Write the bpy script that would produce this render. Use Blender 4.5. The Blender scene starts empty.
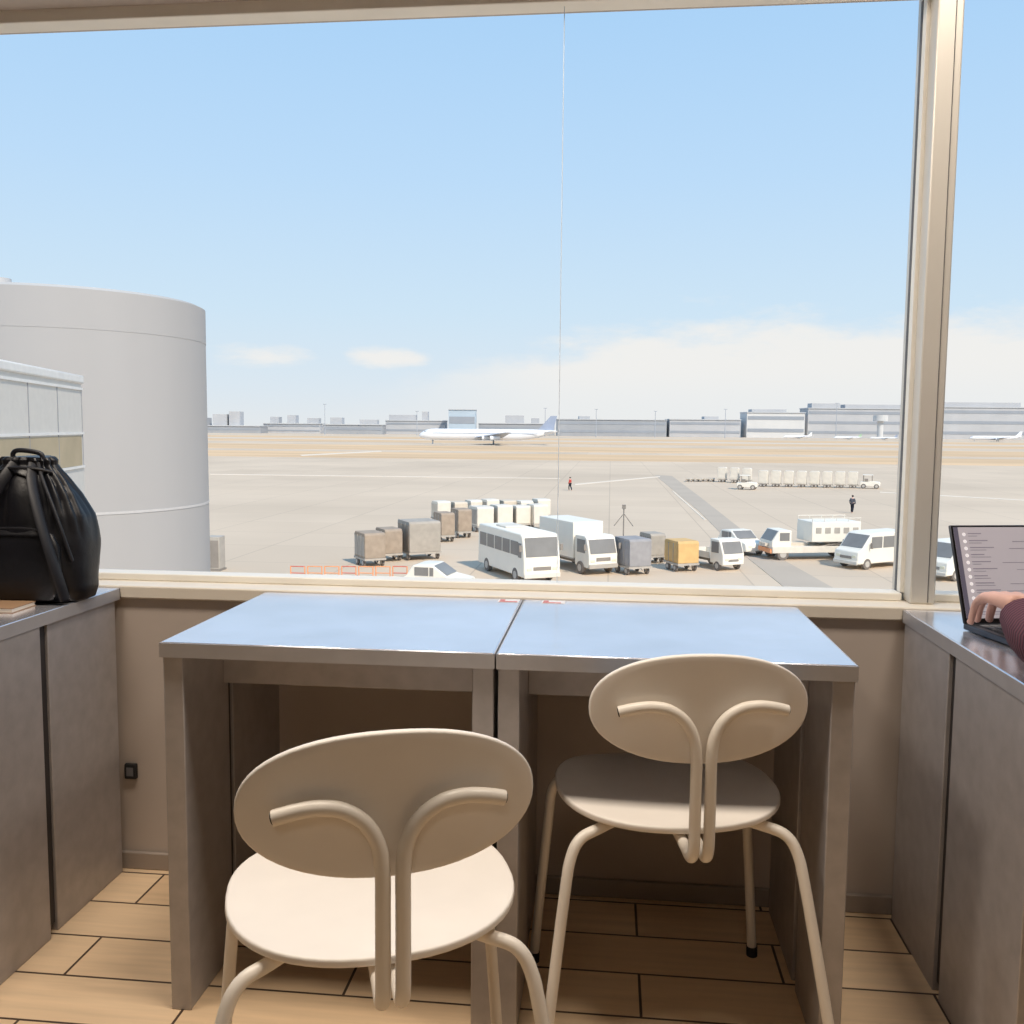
import bpy, bmesh, math, random
from mathutils import Vector, Matrix, noise
random.seed(7)
sc = bpy.context.scene
COL = sc.collection
sc.view_settings.view_transform = 'Standard'
R = math.radians
GZ = -6.85
# ------------------------------------------------------------------ camera
CAM = Vector((0, 0, 1.15))
M3 = (Matrix.Rotation(R(6), 3, 'Z') @ Matrix.Rotation(R(90 - 5.16), 3, 'X') @ Matrix.Rotation(R(.5), 3, 'Z'))
cd = bpy.data.cameras.new('camera'); cam = bpy.data.objects.new('camera', cd); COL.objects.link(cam)
cam.matrix_world = Matrix.Translation(CAM) @ M3.to_4x4()
cd.sensor_width = 36; cd.lens = 36 * 930 / 1024; cd.clip_end = 5000; cd.clip_start = .05
sc.camera = cam
def ray(px, py): return M3 @ Vector(((px - 512) / 930, (512 - py) / 930, -1))
def at(px, py, depth): return CAM + ray(px, py) * depth
def G(px, py, z=GZ):
    d = ray(px, py); return CAM + d * ((z - CAM.z) / d.z)
def facing(px, a):
    """world rotation of a model whose front is +X and which faces the viewpoint turned a degrees to the right"""
    d = ray(px, 430); f = Vector((d.x, d.y)).normalized(); r = Vector((f.y, -f.x))
    h = -f * math.cos(R(a)) + r * math.sin(R(a)); return math.atan2(h.y, h.x)
# ------------------------------------------------------------------ materials
def lin(c):
    return tuple(((x / 255) / 12.92 if x <= 10 else (((x / 255) + .055) / 1.055) ** 2.4) for x in c)
def mat(name, rgb, rough=.6, metal=0, var=.0, scale=8, bump=0, emit=0, coat=0, stretch=None, spec=None):
    m = bpy.data.materials.new(name); m.use_nodes = True
    nt = m.node_tree; b = nt.nodes['Principled BSDF']
    c = lin(rgb); b.inputs['Base Color'].default_value = (*c, 1)
    b.inputs['Roughness'].default_value = rough; b.inputs['Metallic'].default_value = metal
    if coat: b.inputs['Coat Weight'].default_value = coat; b.inputs['Coat Roughness'].default_value = .12
    if spec is not None: b.inputs['Specular IOR Level'].default_value = spec
    if var or bump:
        tc = nt.nodes.new('ShaderNodeTexCoord'); mp = nt.nodes.new('ShaderNodeMapping')
        if stretch: mp.inputs['Scale'].default_value = stretch
        nz = nt.nodes.new('ShaderNodeTexNoise'); nz.inputs['Scale'].default_value = scale; nz.inputs['Detail'].default_value = 5
        nt.links.new(tc.outputs['Object'], mp.inputs['Vector']); nt.links.new(mp.outputs['Vector'], nz.inputs['Vector'])
        if var:
            r = nt.nodes.new('ShaderNodeValToRGB')
            r.color_ramp.elements[0].position = .3; r.color_ramp.elements[1].position = .7
            r.color_ramp.elements[0].color = (*[x * (1 - var) for x in c], 1)
            r.color_ramp.elements[1].color = (*[min(1, x * (1 + var)) for x in c], 1)
            nt.links.new(nz.outputs['Fac'], r.inputs['Fac']); nt.links.new(r.outputs['Color'], b.inputs['Base Color'])
        if bump:
            bp = nt.nodes.new('ShaderNodeBump'); bp.inputs['Strength'].default_value = bump; bp.inputs['Distance'].default_value = .01
            nt.links.new(nz.outputs['Fac'], bp.inputs['Height']); nt.links.new(bp.outputs['Normal'], b.inputs['Normal'])
    if emit:
        b.inputs['Emission Color'].default_value = (*c, 1); b.inputs['Emission Strength'].default_value = emit
    return m
M = {}
def mm(k, *a, **kw): M[k] = mat(k, *a, **kw)
mm('wall', (186, 174, 164), .75, var=.06, scale=3)
mm('wall_room', (96, 88, 82), .8, var=.05, scale=3)
mm('ceiling', (104, 98, 94), .8, var=.03)
mm('baseboard', (158, 146, 136), .5, var=.06)
mm('frame', (212, 208, 200), .4, .2, var=.04, scale=4)
mm('frame_white', (240, 236, 226), .4, var=.03)
mm('gasket', (100, 100, 102), .7, var=.1)
mm('seam', (205, 215, 225), .4, var=.02)
mm('sill', (228, 220, 206), .5, var=.04)
mm('tabletop', (232, 232, 240), .2, .8, var=.10, scale=3.5)
mm('table_edge', (184, 182, 184), .36, .4, var=.05, scale=20)
mm('panel', (172, 167, 166), .42, .25, var=.09, scale=26)
mm('gap_shade', (52, 48, 48), .6, .1, var=.1)  # shade of the gap between leg panels, put into the colour
mm('chair_paint', (232, 224, 212), .36, var=.02)
mm('chair_shell', (238, 231, 222), .45, var=.025, scale=10)
mm('rubber', (28, 27, 27), .8, var=.1)
mm('leather', (11, 12, 19), .42, var=.2, scale=26, bump=.22, spec=.5)
mm('leather_trim', (22, 23, 30), .5, var=.2)
mm('metal', (150, 150, 152), .3, .9, var=.05)
mm('laptop_metal', (70, 72, 78), .35, .7, var=.03)
mm('laptop_black', (14, 14, 16), .3, var=.1)
mm('screen', (172, 168, 176), .5, emit=.34, var=.02, spec=.2)
mm('screen_side', (96, 94, 112), .5, emit=.18, var=.02, spec=.2)
mm('screen_text', (136, 132, 146), .5, emit=.26, var=.02, spec=.2)
mm('screen_dot', (226, 224, 230), .5, emit=.45, var=.02, spec=.2)
mm('paper', (226, 218, 206), .8, var=.04)
mm('book_cover', (150, 120, 92), .7, var=.1)
mm('sticker_red', (200, 70, 60), .5, var=.05)
mm('sticker_white', (232, 228, 224), .5, var=.05)
mm('skin', (214, 172, 158), .5, var=.05, scale=20)
mm('hair', (26, 20, 18), .5, var=.2, scale=40)
mm('eye', (240, 238, 235), .2, var=.02)
mm('iris', (40, 26, 20), .2, var=.02)
mm('lip', (176, 96, 88), .5, var=.03)
mm('nail', (234, 200, 190), .3, var=.02)
mm('trousers', (40, 42, 52), .85, var=.1, scale=60)
# outdoors; far and vehicle colours are paled to paint in haze
mm('tower', (166, 164, 164), .7, var=.06, scale=.35, stretch=(1, 1, .15))
mm('bridge', (190, 188, 188), .5, var=.04)
mm('bridge_trim', (220, 219, 217), .5, var=.04)
mm('bridge_panel', (206, 203, 198), .9, var=.03, spec=.1)
mm('bridge_glass', (176, 162, 136), .6, var=.12, scale=1.5, spec=.2)
mm('bridge_line', (140, 142, 148), .6, var=.04)
mm('veh_white', (242, 236, 224), .4, var=.02, scale=1)
mm('veh_glass_haze', (134, 132, 130), .3, var=.1, scale=1)  # glass, dark trim and tyres paled, so the colour carries haze
mm('veh_grey', (178, 171, 162), .6, var=.08, scale=2)
mm('veh_dark_haze', (142, 135, 128), .7, var=.1, scale=2)
mm('tyre_haze', (120, 113, 108), .85, var=.08)
mm('hub', (188, 184, 178), .5, var=.08)
mm('brown_tarp', (166, 150, 134), .85, var=.12, scale=2.5)  # tarp colours lightened too, haze included in the tone
mm('grey_tarp', (174, 166, 156), .85, var=.1, scale=2.5)
mm('slate_tarp', (156, 154, 156), .85, var=.1, scale=2.5)
mm('box_white', (224, 217, 205), .6, var=.06, scale=2)
mm('box_beige', (208, 197, 181), .7, var=.06, scale=2)
mm('amber', (216, 178, 120), .7, var=.1, scale=2)
mm('orange', (236, 160, 110), .6, var=.05)
mm('red', (206, 104, 88), .6, var=.05)
mm('lamp_glass', (235, 230, 205), .2, var=.02)
mm('plane_white', (236, 238, 242), .4, var=.02, scale=.3)
mm('plane_grey', (188, 194, 204), .5, var=.03, scale=.3)
mm('plane_window', (160, 170, 184), .4, var=.02)
mm('fin_blue', (150, 162, 184), .5, var=.04, scale=.3)
mm('fin_green', (160, 192, 160), .5, var=.04, scale=.3)
mm('far_grey', (180, 182, 186), .8, var=.06, scale=.05)  # far colours lightened: distance haze is painted into the walls and windows
mm('far_dark_haze', (158, 162, 168), .8, var=.06, scale=.05)
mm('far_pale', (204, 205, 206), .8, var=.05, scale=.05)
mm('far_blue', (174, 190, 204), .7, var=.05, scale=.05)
mm('far_window_haze', (148, 155, 165), .8, var=.06, scale=.05)
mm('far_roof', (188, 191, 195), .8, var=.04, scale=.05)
mm('mast', (166, 172, 182), .6, var=.05)
mm('coat_red', (190, 74, 66), .8, var=.1, scale=5)
mm('coat_navy', (90, 92, 100), .8, var=.1, scale=5)
mm('asphalt', (188, 174, 158), .9, var=.05, scale=.2)
mm('white_line', (232, 218, 200), .8, var=.06, scale=.5)
mm('runway', (214, 198, 180), .9, var=.05, scale=.02)
mm('grass', (216, 184, 146), .95, var=.14, scale=.012, stretch=(1, 4, 1))

def floor_mat():
    m = bpy.data.materials.new('floor_planks'); m.use_nodes = True; nt = m.node_tree; b = nt.nodes['Principled BSDF']
    N = nt.nodes.new; L = nt.links.new
    tc = N('ShaderNodeTexCoord'); mp = N('ShaderNodeMapping'); mp.inputs['Location'].default_value = (.22, .03, 0)
    br = N('ShaderNodeTexBrick'); br.inputs['Scale'].default_value = 1; br.inputs['Brick Width'].default_value = .6
    br.inputs['Row Height'].default_value = .148; br.inputs['Mortar Size'].default_value = .003; br.offset = .5
    br.inputs['Color1'].default_value = (*lin((234, 206, 170)), 1); br.inputs['Color2'].default_value = (*lin((220, 190, 153)), 1)
    br.inputs['Mortar'].default_value = (*lin((76, 60, 48)), 1)
    L(tc.outputs['Object'], mp.inputs['Vector']); L(mp.outputs['Vector'], br.inputs['Vector'])
    m2 = N('ShaderNodeMapping'); m2.inputs['Scale'].default_value = (3, 40, 1); L(tc.outputs['Object'], m2.inputs['Vector'])
    nz = N('ShaderNodeTexNoise'); nz.inputs['Scale'].default_value = 1.2; nz.inputs['Detail'].default_value = 6; L(m2.outputs['Vector'], nz.inputs['Vector'])
    rp = N('ShaderNodeMapRange'); rp.inputs['To Min'].default_value = .74; rp.inputs['To Max'].default_value = 1.18; L(nz.outputs['Fac'], rp.inputs['Value'])
    mx = N('ShaderNodeMix'); mx.data_type = 'RGBA'; mx.blend_type = 'MULTIPLY'; mx.inputs[0].default_value = 1
    L(br.outputs['Color'], mx.inputs[6]); L(rp.outputs['Result'], mx.inputs[7]); L(mx.outputs[2], b.inputs['Base Color'])
    b.inputs['Roughness'].default_value = .42
    bp = N('ShaderNodeBump'); bp.inputs['Strength'].default_value = .4; bp.inputs['Distance'].default_value = .003; bp.invert = True
    L(br.outputs['Fac'], bp.inputs['Height']); L(bp.outputs['Normal'], b.inputs['Normal'])
    return m
def ground_mat():
    m = bpy.data.materials.new('apron_concrete'); m.use_nodes = True; nt = m.node_tree; b = nt.nodes['Principled BSDF']
    N = nt.nodes.new; L = nt.links.new
    tc = N('ShaderNodeTexCoord')
    br = N('ShaderNodeTexBrick'); br.inputs['Scale'].default_value = 1; br.inputs['Brick Width'].default_value = 7.5; br.offset = 0
    br.inputs['Row Height'].default_value = 7.5; br.inputs['Mortar Size'].default_value = .05
    br.inputs['Color1'].default_value = (*lin((217, 198, 176)), 1); br.inputs['Color2'].default_value = (*lin((212, 193, 171)), 1)
    br.inputs['Mortar'].default_value = (*lin((196, 178, 158)), 1)
    L(tc.outputs['Object'], br.inputs['Vector'])
    nz = N('ShaderNodeTexNoise'); nz.inputs['Scale'].default_value = .035; nz.inputs['Detail'].default_value = 7; L(tc.outputs['Object'], nz.inputs['Vector'])
    rp = N('ShaderNodeMapRange'); rp.inputs['From Min'].default_value = .3; rp.inputs['From Max'].default_value = .7
    rp.inputs['To Min'].default_value = .87; rp.inputs['To Max'].default_value = 1.05; L(nz.outputs['Fac'], rp.inputs['Value'])
    mx = N('ShaderNodeMix'); mx.data_type = 'RGBA'; mx.blend_type = 'MULTIPLY'; mx.inputs[0].default_value = 1
    L(br.outputs['Color'], mx.inputs[6]); L(rp.outputs['Result'], mx.inputs[7]); L(mx.outputs[2], b.inputs['Base Color'])
    b.inputs['Roughness'].default_value = .95; b.inputs['Specular IOR Level'].default_value = .2
    return m
def stripe_mat():
    m = bpy.data.materials.new('striped_knit'); m.use_nodes = True; nt = m.node_tree; b = nt.nodes['Principled BSDF']
    N = nt.nodes.new; L = nt.links.new
    tc = N('ShaderNodeTexCoord'); w = N('ShaderNodeTexWave'); w.inputs['Scale'].default_value = 26; w.bands_direction = 'Y'
    w.inputs['Distortion'].default_value = .8
    r = N('ShaderNodeValToRGB'); r.color_ramp.elements[0].color = (*lin((54, 28, 40)), 1); r.color_ramp.elements[1].color = (*lin((104, 56, 68)), 1)
    L(tc.outputs['Object'], w.inputs['Vector']); L(w.outputs['Fac'], r.inputs['Fac']); L(r.outputs['Color'], b.inputs['Base Color'])
    bp = N('ShaderNodeBump'); bp.inputs['Strength'].default_value = .4; bp.inputs['Distance'].default_value = .003; L(w.outputs['Fac'], bp.inputs['Height']); L(bp.outputs['Normal'], b.inputs['Normal'])
    b.inputs['Roughness'].default_value = .9
    return m
M['floor'] = floor_mat(); M['ground'] = ground_mat(); M['knit'] = stripe_mat()
# ------------------------------------------------------------------ mesh builder
class MB:
    def __init__(s): s.v = []; s.f = []
    def add(s, vs, fs):
        n = len(s.v); s.v += [tuple(v) for v in vs]; s.f += [tuple(i + n for i in f) for f in fs]; return s
    def box(s, x0, x1, y0, y1, z0, z1, mtx=None):
        vs = [Vector((x, y, z)) for x in (x0, x1) for y in (y0, y1) for z in (z0, z1)]
        if mtx: vs = [mtx @ v for v in vs]
        return s.add(vs, [(0, 1, 3, 2), (4, 6, 7, 5), (0, 4, 5, 1), (2, 3, 7, 6), (0, 2, 6, 4), (1, 5, 7, 3)])
    def loft(s, rings, cap=True):
        n = len(rings[0]); vs = [p for r in rings for p in r]; fs = []
        for i in range(len(rings) - 1):
            for j in range(n):
                a = i * n + j; b = i * n + (j + 1) % n; fs.append((a, b, b + n, a + n))
        if cap: fs.append(tuple(range(n - 1, -1, -1))); fs.append(tuple((len(rings) - 1) * n + j for j in range(n)))
        return s.add(vs, fs)
    def cyl(s, p0, p1, r0, r1=None, n=20):
        p0 = Vector(p0); p1 = Vector(p1); r1 = r0 if r1 is None else r1
        d = (p1 - p0).normalized(); u = d.orthogonal().normalized(); w = d.cross(u)
        return s.loft([[p + (u * math.cos(2 * math.pi * k / n) + w * math.sin(2 * math.pi * k / n)) * r for k in range(n)] for p, r in ((p0, r0), (p1, r1))])
    def tube(s, pts, r, n=12, sub=6, flat=1.0):
        pts = [Vector(p) for p in pts]
        P = []
        for i in range(len(pts) - 1):
            a = pts[max(i - 1, 0)]; b = pts[i]; c = pts[i + 1]; d = pts[min(i + 2, len(pts) - 1)]
            for k in range(sub):
                t = k / sub
                P.append(.5 * ((2 * b) + (c - a) * t + (2 * a - 5 * b + 4 * c - d) * t * t + (-a + 3 * b - 3 * c + d) * t ** 3))
        P.append(pts[-1])
        t0 = (P[1] - P[0]).normalized(); u = t0.orthogonal().normalized(); rings = []
        for i, p in enumerate(P):
            t = (P[min(i + 1, len(P) - 1)] - P[max(i - 1, 0)]).normalized()
            u = (u - t * u.dot(t)).normalized(); w = t.cross(u)
            rings.append([p + u * math.cos(2 * math.pi * k / n) * r + w * math.sin(2 * math.pi * k / n) * r * flat for k in range(n)])
        return s.loft(rings)
    def prism(s, prof, y0, y1):           # profile in x,z
        return s.loft([[(x, y0, z) for x, z in prof], [(x, y1, z) for x, z in prof]])
    def slab(s, a, b, y0, y1, t):          # thin sheet on the segment a-b of an x,z profile
        a = Vector((a[0], 0, a[1])); b = Vector((b[0], 0, b[1])); d = (b - a).normalized(); nrm = Vector((d.z, 0, -d.x)) * t
        q = [a, b, b + nrm, a + nrm]
        return s.loft([[(p.x, y0, p.z) for p in q], [(p.x, y1, p.z) for p in q]])
    def ell(s, c, r, nu=16, nv=10, mtx=None):
        rings = []
        for i in range(nv + 1):
            ph = math.pi * (i / nv) ; ph = min(max(ph, .02), math.pi - .02)
            ring = [Vector((r[0] * math.sin(ph) * math.cos(2 * math.pi * k / nu), r[1] * math.sin(ph) * math.sin(2 * math.pi * k / nu), r[2] * math.cos(ph))) for k in range(nu)]
            if mtx: ring = [mtx @ p for p in ring]
            rings.append([p + Vector(c) for p in ring])
        return s.loft(rings)
    def build(s, name, m, parent=None, bevel=0, smooth=35, seg=2):
        me = bpy.data.meshes.new(name); me.from_pydata(s.v, [], s.f)
        bm = bmesh.new(); bm.from_mesh(me); bmesh.ops.recalc_face_normals(bm, faces=bm.faces); bm.to_mesh(me); bm.free()
        if smooth:
            for p in me.polygons: p.use_smooth = True
            me.set_sharp_from_angle(angle=R(smooth))
        me.materials.append(M[m] if isinstance(m, str) else m)
        o = bpy.data.objects.new(name, me); COL.objects.link(o)
        if parent: o.parent = parent
        if bevel:
            b = o.modifiers.new('bevel', 'BEVEL'); b.width = bevel; b.segments = seg; b.limit_method = 'ANGLE'
        return o
def tag(o, label, cat, group=None):
    o['label'] = label; o['category'] = cat
    if group: o['group'] = group
    return o
def struct(o): o['kind'] = 'structure'; return o
def root(name, loc, rz, label, cat, group=None):
    o = bpy.data.objects.new(name, None); COL.objects.link(o); o.location = loc; o.rotation_euler = (0, 0, rz)
    o.empty_display_size = .1
    return tag(o, label, cat, group)
def copy_tree(o, parent=None):
    c = o.copy(); COL.objects.link(c)
    if parent: c.parent = parent
    for ch in list(o.children): copy_tree(ch, c)
    return c
def B(*a, mtx=None): return MB().box(*a, mtx=mtx)

# ------------------------------------------------------------------ room shell
WX = 2.6; WY = 2.22; CZ = 2.75; BY = -3.2; WT = 2.150
struct(B(-WX, WX, BY, 2.42, -.12, 0).build('floor', 'floor'))
struct(B(-WX - .1, WX + .1, BY - .1, 2.42, CZ, CZ + .15).build('ceiling', 'ceiling'))
struct(B(-WX - .12, -WX, BY - .1, 2.42, -.12, CZ).build('wall_left', 'wall_room'))
struct(B(WX, WX + .12, BY - .1, 2.42, -.12, CZ).build('wall_right', 'wall_room'))
struct(B(-WX, WX, BY - .12, BY, -.12, CZ).build('wall_back', 'wall_room'))
wf = MB(); wf.box(-WX, WX, WY, 2.42, 0, .712); wf.box(-WX, WX, WY, 2.42, WT + .03, CZ)
struct(wf.build('wall_front', 'wall'))
struct(B(-WX, WX, WY - .012, WY, 0, .045).build('baseboard_front', 'baseboard', bevel=.003))
struct(B(-WX, WX, 2.207, 2.42, .712, .745).build('trim_1', 'sill', bevel=.004))          # sill board
w1 = MB()
w1.box(-WX, .70, 2.285, 2.345, .745, .764); w1.box(-WX, .70, 2.285, 2.345, WT, WT + .034); w1.box(-WX, -WX + .05, 2.285, 2.345, .764, WT)
w1 = struct(w1.build('window_1', 'frame_white', bevel=.003))
B(-.1287, -.1273, 2.31, 2.318, .764, WT).build('joint_seal', 'seam', w1)
w2 = MB()
w2.box(.765, WX, 2.285, 2.345, .745, .764); w2.box(.765, WX, 2.285, 2.345, WT, WT + .034); w2.box(WX - .05, WX, 2.285, 2.345, .764, WT)
w2 = struct(w2.build('window_2', 'frame_white', bevel=.003))
tm = MB(); tm.box(.708, .765, 2.25, 2.395, .745, WT + .029)
tm = struct(tm.build('trim_2', 'frame', bevel=.004))                                         # mullion
B(.699, .708, 2.30, 2.325, .764, WT).build('glazing_bead', 'frame_white', tm)
B(.704, .708, 2.345, 2.36, .745, WT).build('gasket', 'gasket', tm)
B(.7465, .748, 2.2485, 2.2502, .75, WT).build('joint_line', 'gasket', tm)
struct(B(-WX, WX, 2.195, 2.2199, WT + .034, WT + .054).build('trim_3', 'frame', bevel=.004))
# wall socket
so = root('wall_socket', (-1.215, 2.22, .26), 0, 'small black power socket low on the wall beside left counter', 'socket')
B(-.016, .016, -.012, 0, -.02, .02).build('housing', 'rubber', so, bevel=.003)
B(-.009, .009, -.0135, -.012, -.011, .011).build('socket_face', 'gasket', so)
# ------------------------------------------------------------------ tables
def table(x0, x1, y0, y1, label, group='square cafe tables along the window'):
    cx = (x0 + x1) / 2; t = root('table', (cx, (y0 + y1) / 2, 0), 0, label, 'table', group)
    ox, oy = cx, (y0 + y1) / 2
    def b(n, m, xa, xb, ya, yb, za, zb, bev=.002): return B(xa - ox, xb - ox, ya - oy, yb - oy, za, zb).build(n, m, t, bevel=bev)
    b('tabletop', 'tabletop', x0 + .002, x1 - .002, y0 + .002, y1 - .002, .7135, .74)
    e = MB()
    for q in ((x0, x1, y0 - .0012, y0 + .0028), (x0, x1, y1 - .003, y1), (x0, x0 + .003, y0, y1), (x1 - .003, x1, y0, y1)):
        e.box(q[0] - ox, q[1] - ox, q[2] - oy, q[3] - oy, .711, .7385)
    e.build('edge_band', 'table_edge', t)
    for xa in (x0 + .0025, x1 - .0425):
        b('leg_panel', 'panel', xa, xa + .04, y0 + .008, 1.872, 0, .711)
        b('leg_panel', 'panel', xa, xa + .034, 1.908, y1 - .012, 0, .711)
        b('gap_filler', 'gap_shade', xa + .008, xa + .028, 1.872, 1.908, .02, .711)  # dark filler painted as the shade of the open gap between panels
    b('apron', 'panel', x0 + .0426, x1 - .0426, 1.845, 1.868, .61, .711)
    return t
TL = table(-1.864, -1.224, 1.52, 2.203, 'grey counter table in the left corner carrying the black backpack')
T1 = table(-.845, -.2035, 1.655, 2.203, 'grey square table behind the nearer chair, left half of central pair')
T2 = table(-.2005, .440, 1.655, 2.203, 'grey square table over the tucked in chair, right half of central pair')
TR = table(.678, 1.318, 1.52, 2.203, 'grey counter table on the right carrying the open laptop')
for t, x in ((T1, .265), (T2, -.275)):
    B(x, x + (.05 if t is T1 else .055), .225, .262, .7402, .7408).build('sticker', 'sticker_white', t)
    B(x + .004, x + .046, .228, .236, .7408, .7412).build('sticker_mark', 'sticker_red', t)
    B(x + .004, x + .016, .242, .256, .7408, .7412).build('sticker_mark', 'sticker_red', t)
# ------------------------------------------------------------------ chairs
def sup(th, a, b, n):
    c, s = math.cos(th), math.sin(th)
    return a * math.copysign(abs(c) ** (2 / n), c), b * math.copysign(abs(s) ** (2 / n), s)
def disc(a, b, n, f, rings=8, seg=56):
    vs = [f(0, 0)]; fs = []
    for i in range(1, rings + 1):
        for k in range(seg):
            x, y = sup(2 * math.pi * k / seg, a * i / rings, b * i / rings, n); vs.append(f(x, y))
    for k in range(seg): fs.append((0, 1 + k, 1 + (k + 1) % seg))
    for i in range(rings - 1):
        for k in range(seg):
            p = 1 + i * seg + k; q = 1 + i * seg + (k + 1) % seg; fs.append((p, p + seg, q + seg, q))
    m = MB(); m.add(vs, fs); return m
def solid(o, t, off=0, bev=.004):
    s = o.modifiers.new('solid', 'SOLIDIFY'); s.thickness = t; s.offset = off
    b = o.modifiers.new('bevel', 'BEVEL'); b.width = bev; b.segments = 3; b.limit_method = 'ANGLE'; b.angle_limit = R(50)
def chair(loc, rz, label):
    c = root('chair', loc, rz, label, 'chair', 'cream chairs with oval backs')
    o = disc(.215, .205, 2.35, lambda x, y: (x, y, .449 + .006 * (x / .215) ** 2 - .012 * max(0, (y - .12) / .085) ** 2)).build('seat', 'chair_shell', c, smooth=60); solid(o, .013)
    o = disc(.188, .095, 2.2, lambda x, z: (x, -.256 + .022 * (x / .187) ** 2 - .06 * z, .684 + z)).build('backrest', 'chair_shell', c, smooth=60); solid(o, .012)
    for s in (-1, 1):
        pts = [(s * .0125, .06, .4295), (s * .0125, -.14, .4295), (s * .0125, -.222, .4275), (s * .0125, -.256, .4265), (s * .0125, -.274, .446), (s * .0125, -.2765, .49),
               (s * .0125, -.277, .56), (s * .0128, -.2765, .607), (s * .018, -.275, .642), (s * .034, -.274, .670), (s * .060, -.274, .688), (s * .088, -.273, .693), (s * .115, -.270, .690), (s * .142, -.266, .683)]
        t = MB().tube(pts, .0099, 14).build('back_tube', 'chair_paint', c)
        MB().cyl((s * .1412, -.2662, .6832), (s * .1432, -.2657, .6826), .0079, n=16).build('tube_end', 'rubber', t)
        for sy, fy, py, fx in ((-1, -.250, -.165, .262), (1, .158, .14, .240)):
            pts = [(s * .03, sy * .05, .4285), (s * .10, sy * .095, .4285), (s * .152, sy * (abs(py) - .025), .4275), (s * .188, py - sy * .006, .417), (s * .207, py + sy * .006, .385), (s * (.207 + (fx - .207) * .22), py + (fy - py) * .25, .32), (s * (.207 + (fx - .207) * .72), py + (fy - py) * .7, .13), (s * fx, fy, .012)]
            l = MB().tube(pts, .0102, 14).build('leg', 'chair_paint', c)
            MB().cyl((s * (fx + .0005), fy, 0), (s * fx, fy, .022), .012, n=16).build('foot_cap', 'rubber', l)
    B(-.07, .07, -.07, .07, .4345, .4425).build('mounting_plate', 'chair_paint', c, bevel=.002)
    return c
chair((-.351, 1.337, 0), R(20), 'cream chair with oval back pulled out, the nearer one on the left')
chair((.118, 1.80, 0), R(9.5), 'cream chair with oval back tucked under the table, farther one on the right')
# ------------------------------------------------------------------ backpack and notebook
bp = root('backpack', (-1.336, 2.035, .74), R(4), 'black leather backpack with gathered top on left counter by the window', 'backpack')
prof = [(0, .116, .058), (.006, .128, .068), (.03, .137, .077), (.08, .139, .081), (.14, .134, .080), (.20, .122, .073), (.25, .102, .060), (.283, .082, .048), (.305, .066, .038), (.318, .056, .032), (.328, .059, .034), (.335, .052, .03)]
rings = []; ns = 128
P2 = []
for i in range(len(prof) - 1):
    for k in range(5):
        t = k / 5; P2.append(tuple(prof[i][j] * (1 - t) + prof[i + 1][j] * t for j in range(3)))
P2.append(prof[-1])
for z, a, b in P2:
    ring = []
    for k in range(ns):
        th = 2 * math.pi * k / ns; x, y = sup(th, a, b, 2.6)
        up = min(1, max(0, (z - .13) / .15))
        w = noise.noise(Vector((x * 15, y * 9, z * 9 + x * 6))) * .011 + (abs(math.sin(th * 9 + 1.6 * noise.noise(Vector((th * 2, 3, z * 7))))) - .5) * .010 * up
        if z < .005: w = 0
        f = 1 + w / max(.03, math.hypot(x, y))
        ring.append((x * f + .006 * math.sin(z * 12), y * f, z + .006 * noise.noise(Vector((x * 12, y * 9, 4))) * (z > .3)))
    rings.append(ring)
MB().loft(rings).build('body', 'leather', bp, smooth=70)
pk = []
for z, a, b in [(.012, .080, .010), (.03, .092, .018), (.08, .098, .022), (.13, .096, .02), (.16, .084, .012), (.17, .066, .004)]:
    pk.append([(sup(2 * math.pi * k / 32, a, b, 2.6)[0], -.073 + sup(2 * math.pi * k / 32, a, b, 2.6)[1], z) for k in range(32)])
pko = MB().loft(pk).build('front_pocket', 'leather', bp, smooth=60)
MB().tube([(-.08, -.088, .165), (-.04, -.092, .176), (.04, -.092, .176), (.08, -.088, .165)], .0022, 8).build('zip', 'leather_trim', pko)
for s in (-1, 1):
    MB().tube([(s * .022, -.034, .318), (s * .034, -.066, .28), (s * .056, -.088, .22), (s * .082, -.098, .14), (s * .098, -.09, .07), (s * .104, -.072, .012)], .013, 12, flat=.34).build('shoulder_strap', 'leather_trim', bp)
MB().tube([(.03, -.03, .32), (.05, -.052, .285), (.082, -.068, .22), (.104, -.072, .16), (.118, -.062, .10)], .0045, 10).build('hanging_cord', 'leather_trim', bp)
MB().tube([(-.030, -.020, .322), (-.033, -.022, .340), (-.02, -.024, .349), (.012, -.024, .347), (.034, -.022, .340), (.036, -.020, .322)], .0055, 10).build('top_handle', 'leather_trim', bp)
MB().tube([(-.062, -.03, .300), (-.03, -.050, .309), (.03, -.050, .309), (.062, -.03, .300)], .004, 8).build('drawstring', 'leather_trim', bp)
nb = root('notebook', (-1.375, 1.905, .74), R(3), 'thin tan notebook lying flat in front of the black backpack', 'notebook')
B(-.09, .09, -.045, .045, 0, .0015).build('cover', 'book_cover', nb); B(-.088, .088, -.044, .043, .0015, .0095).build('pages', 'paper', nb); B(-.09, .09, -.045, .045, .0095, .011).build('cover', 'book_cover', nb)
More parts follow.
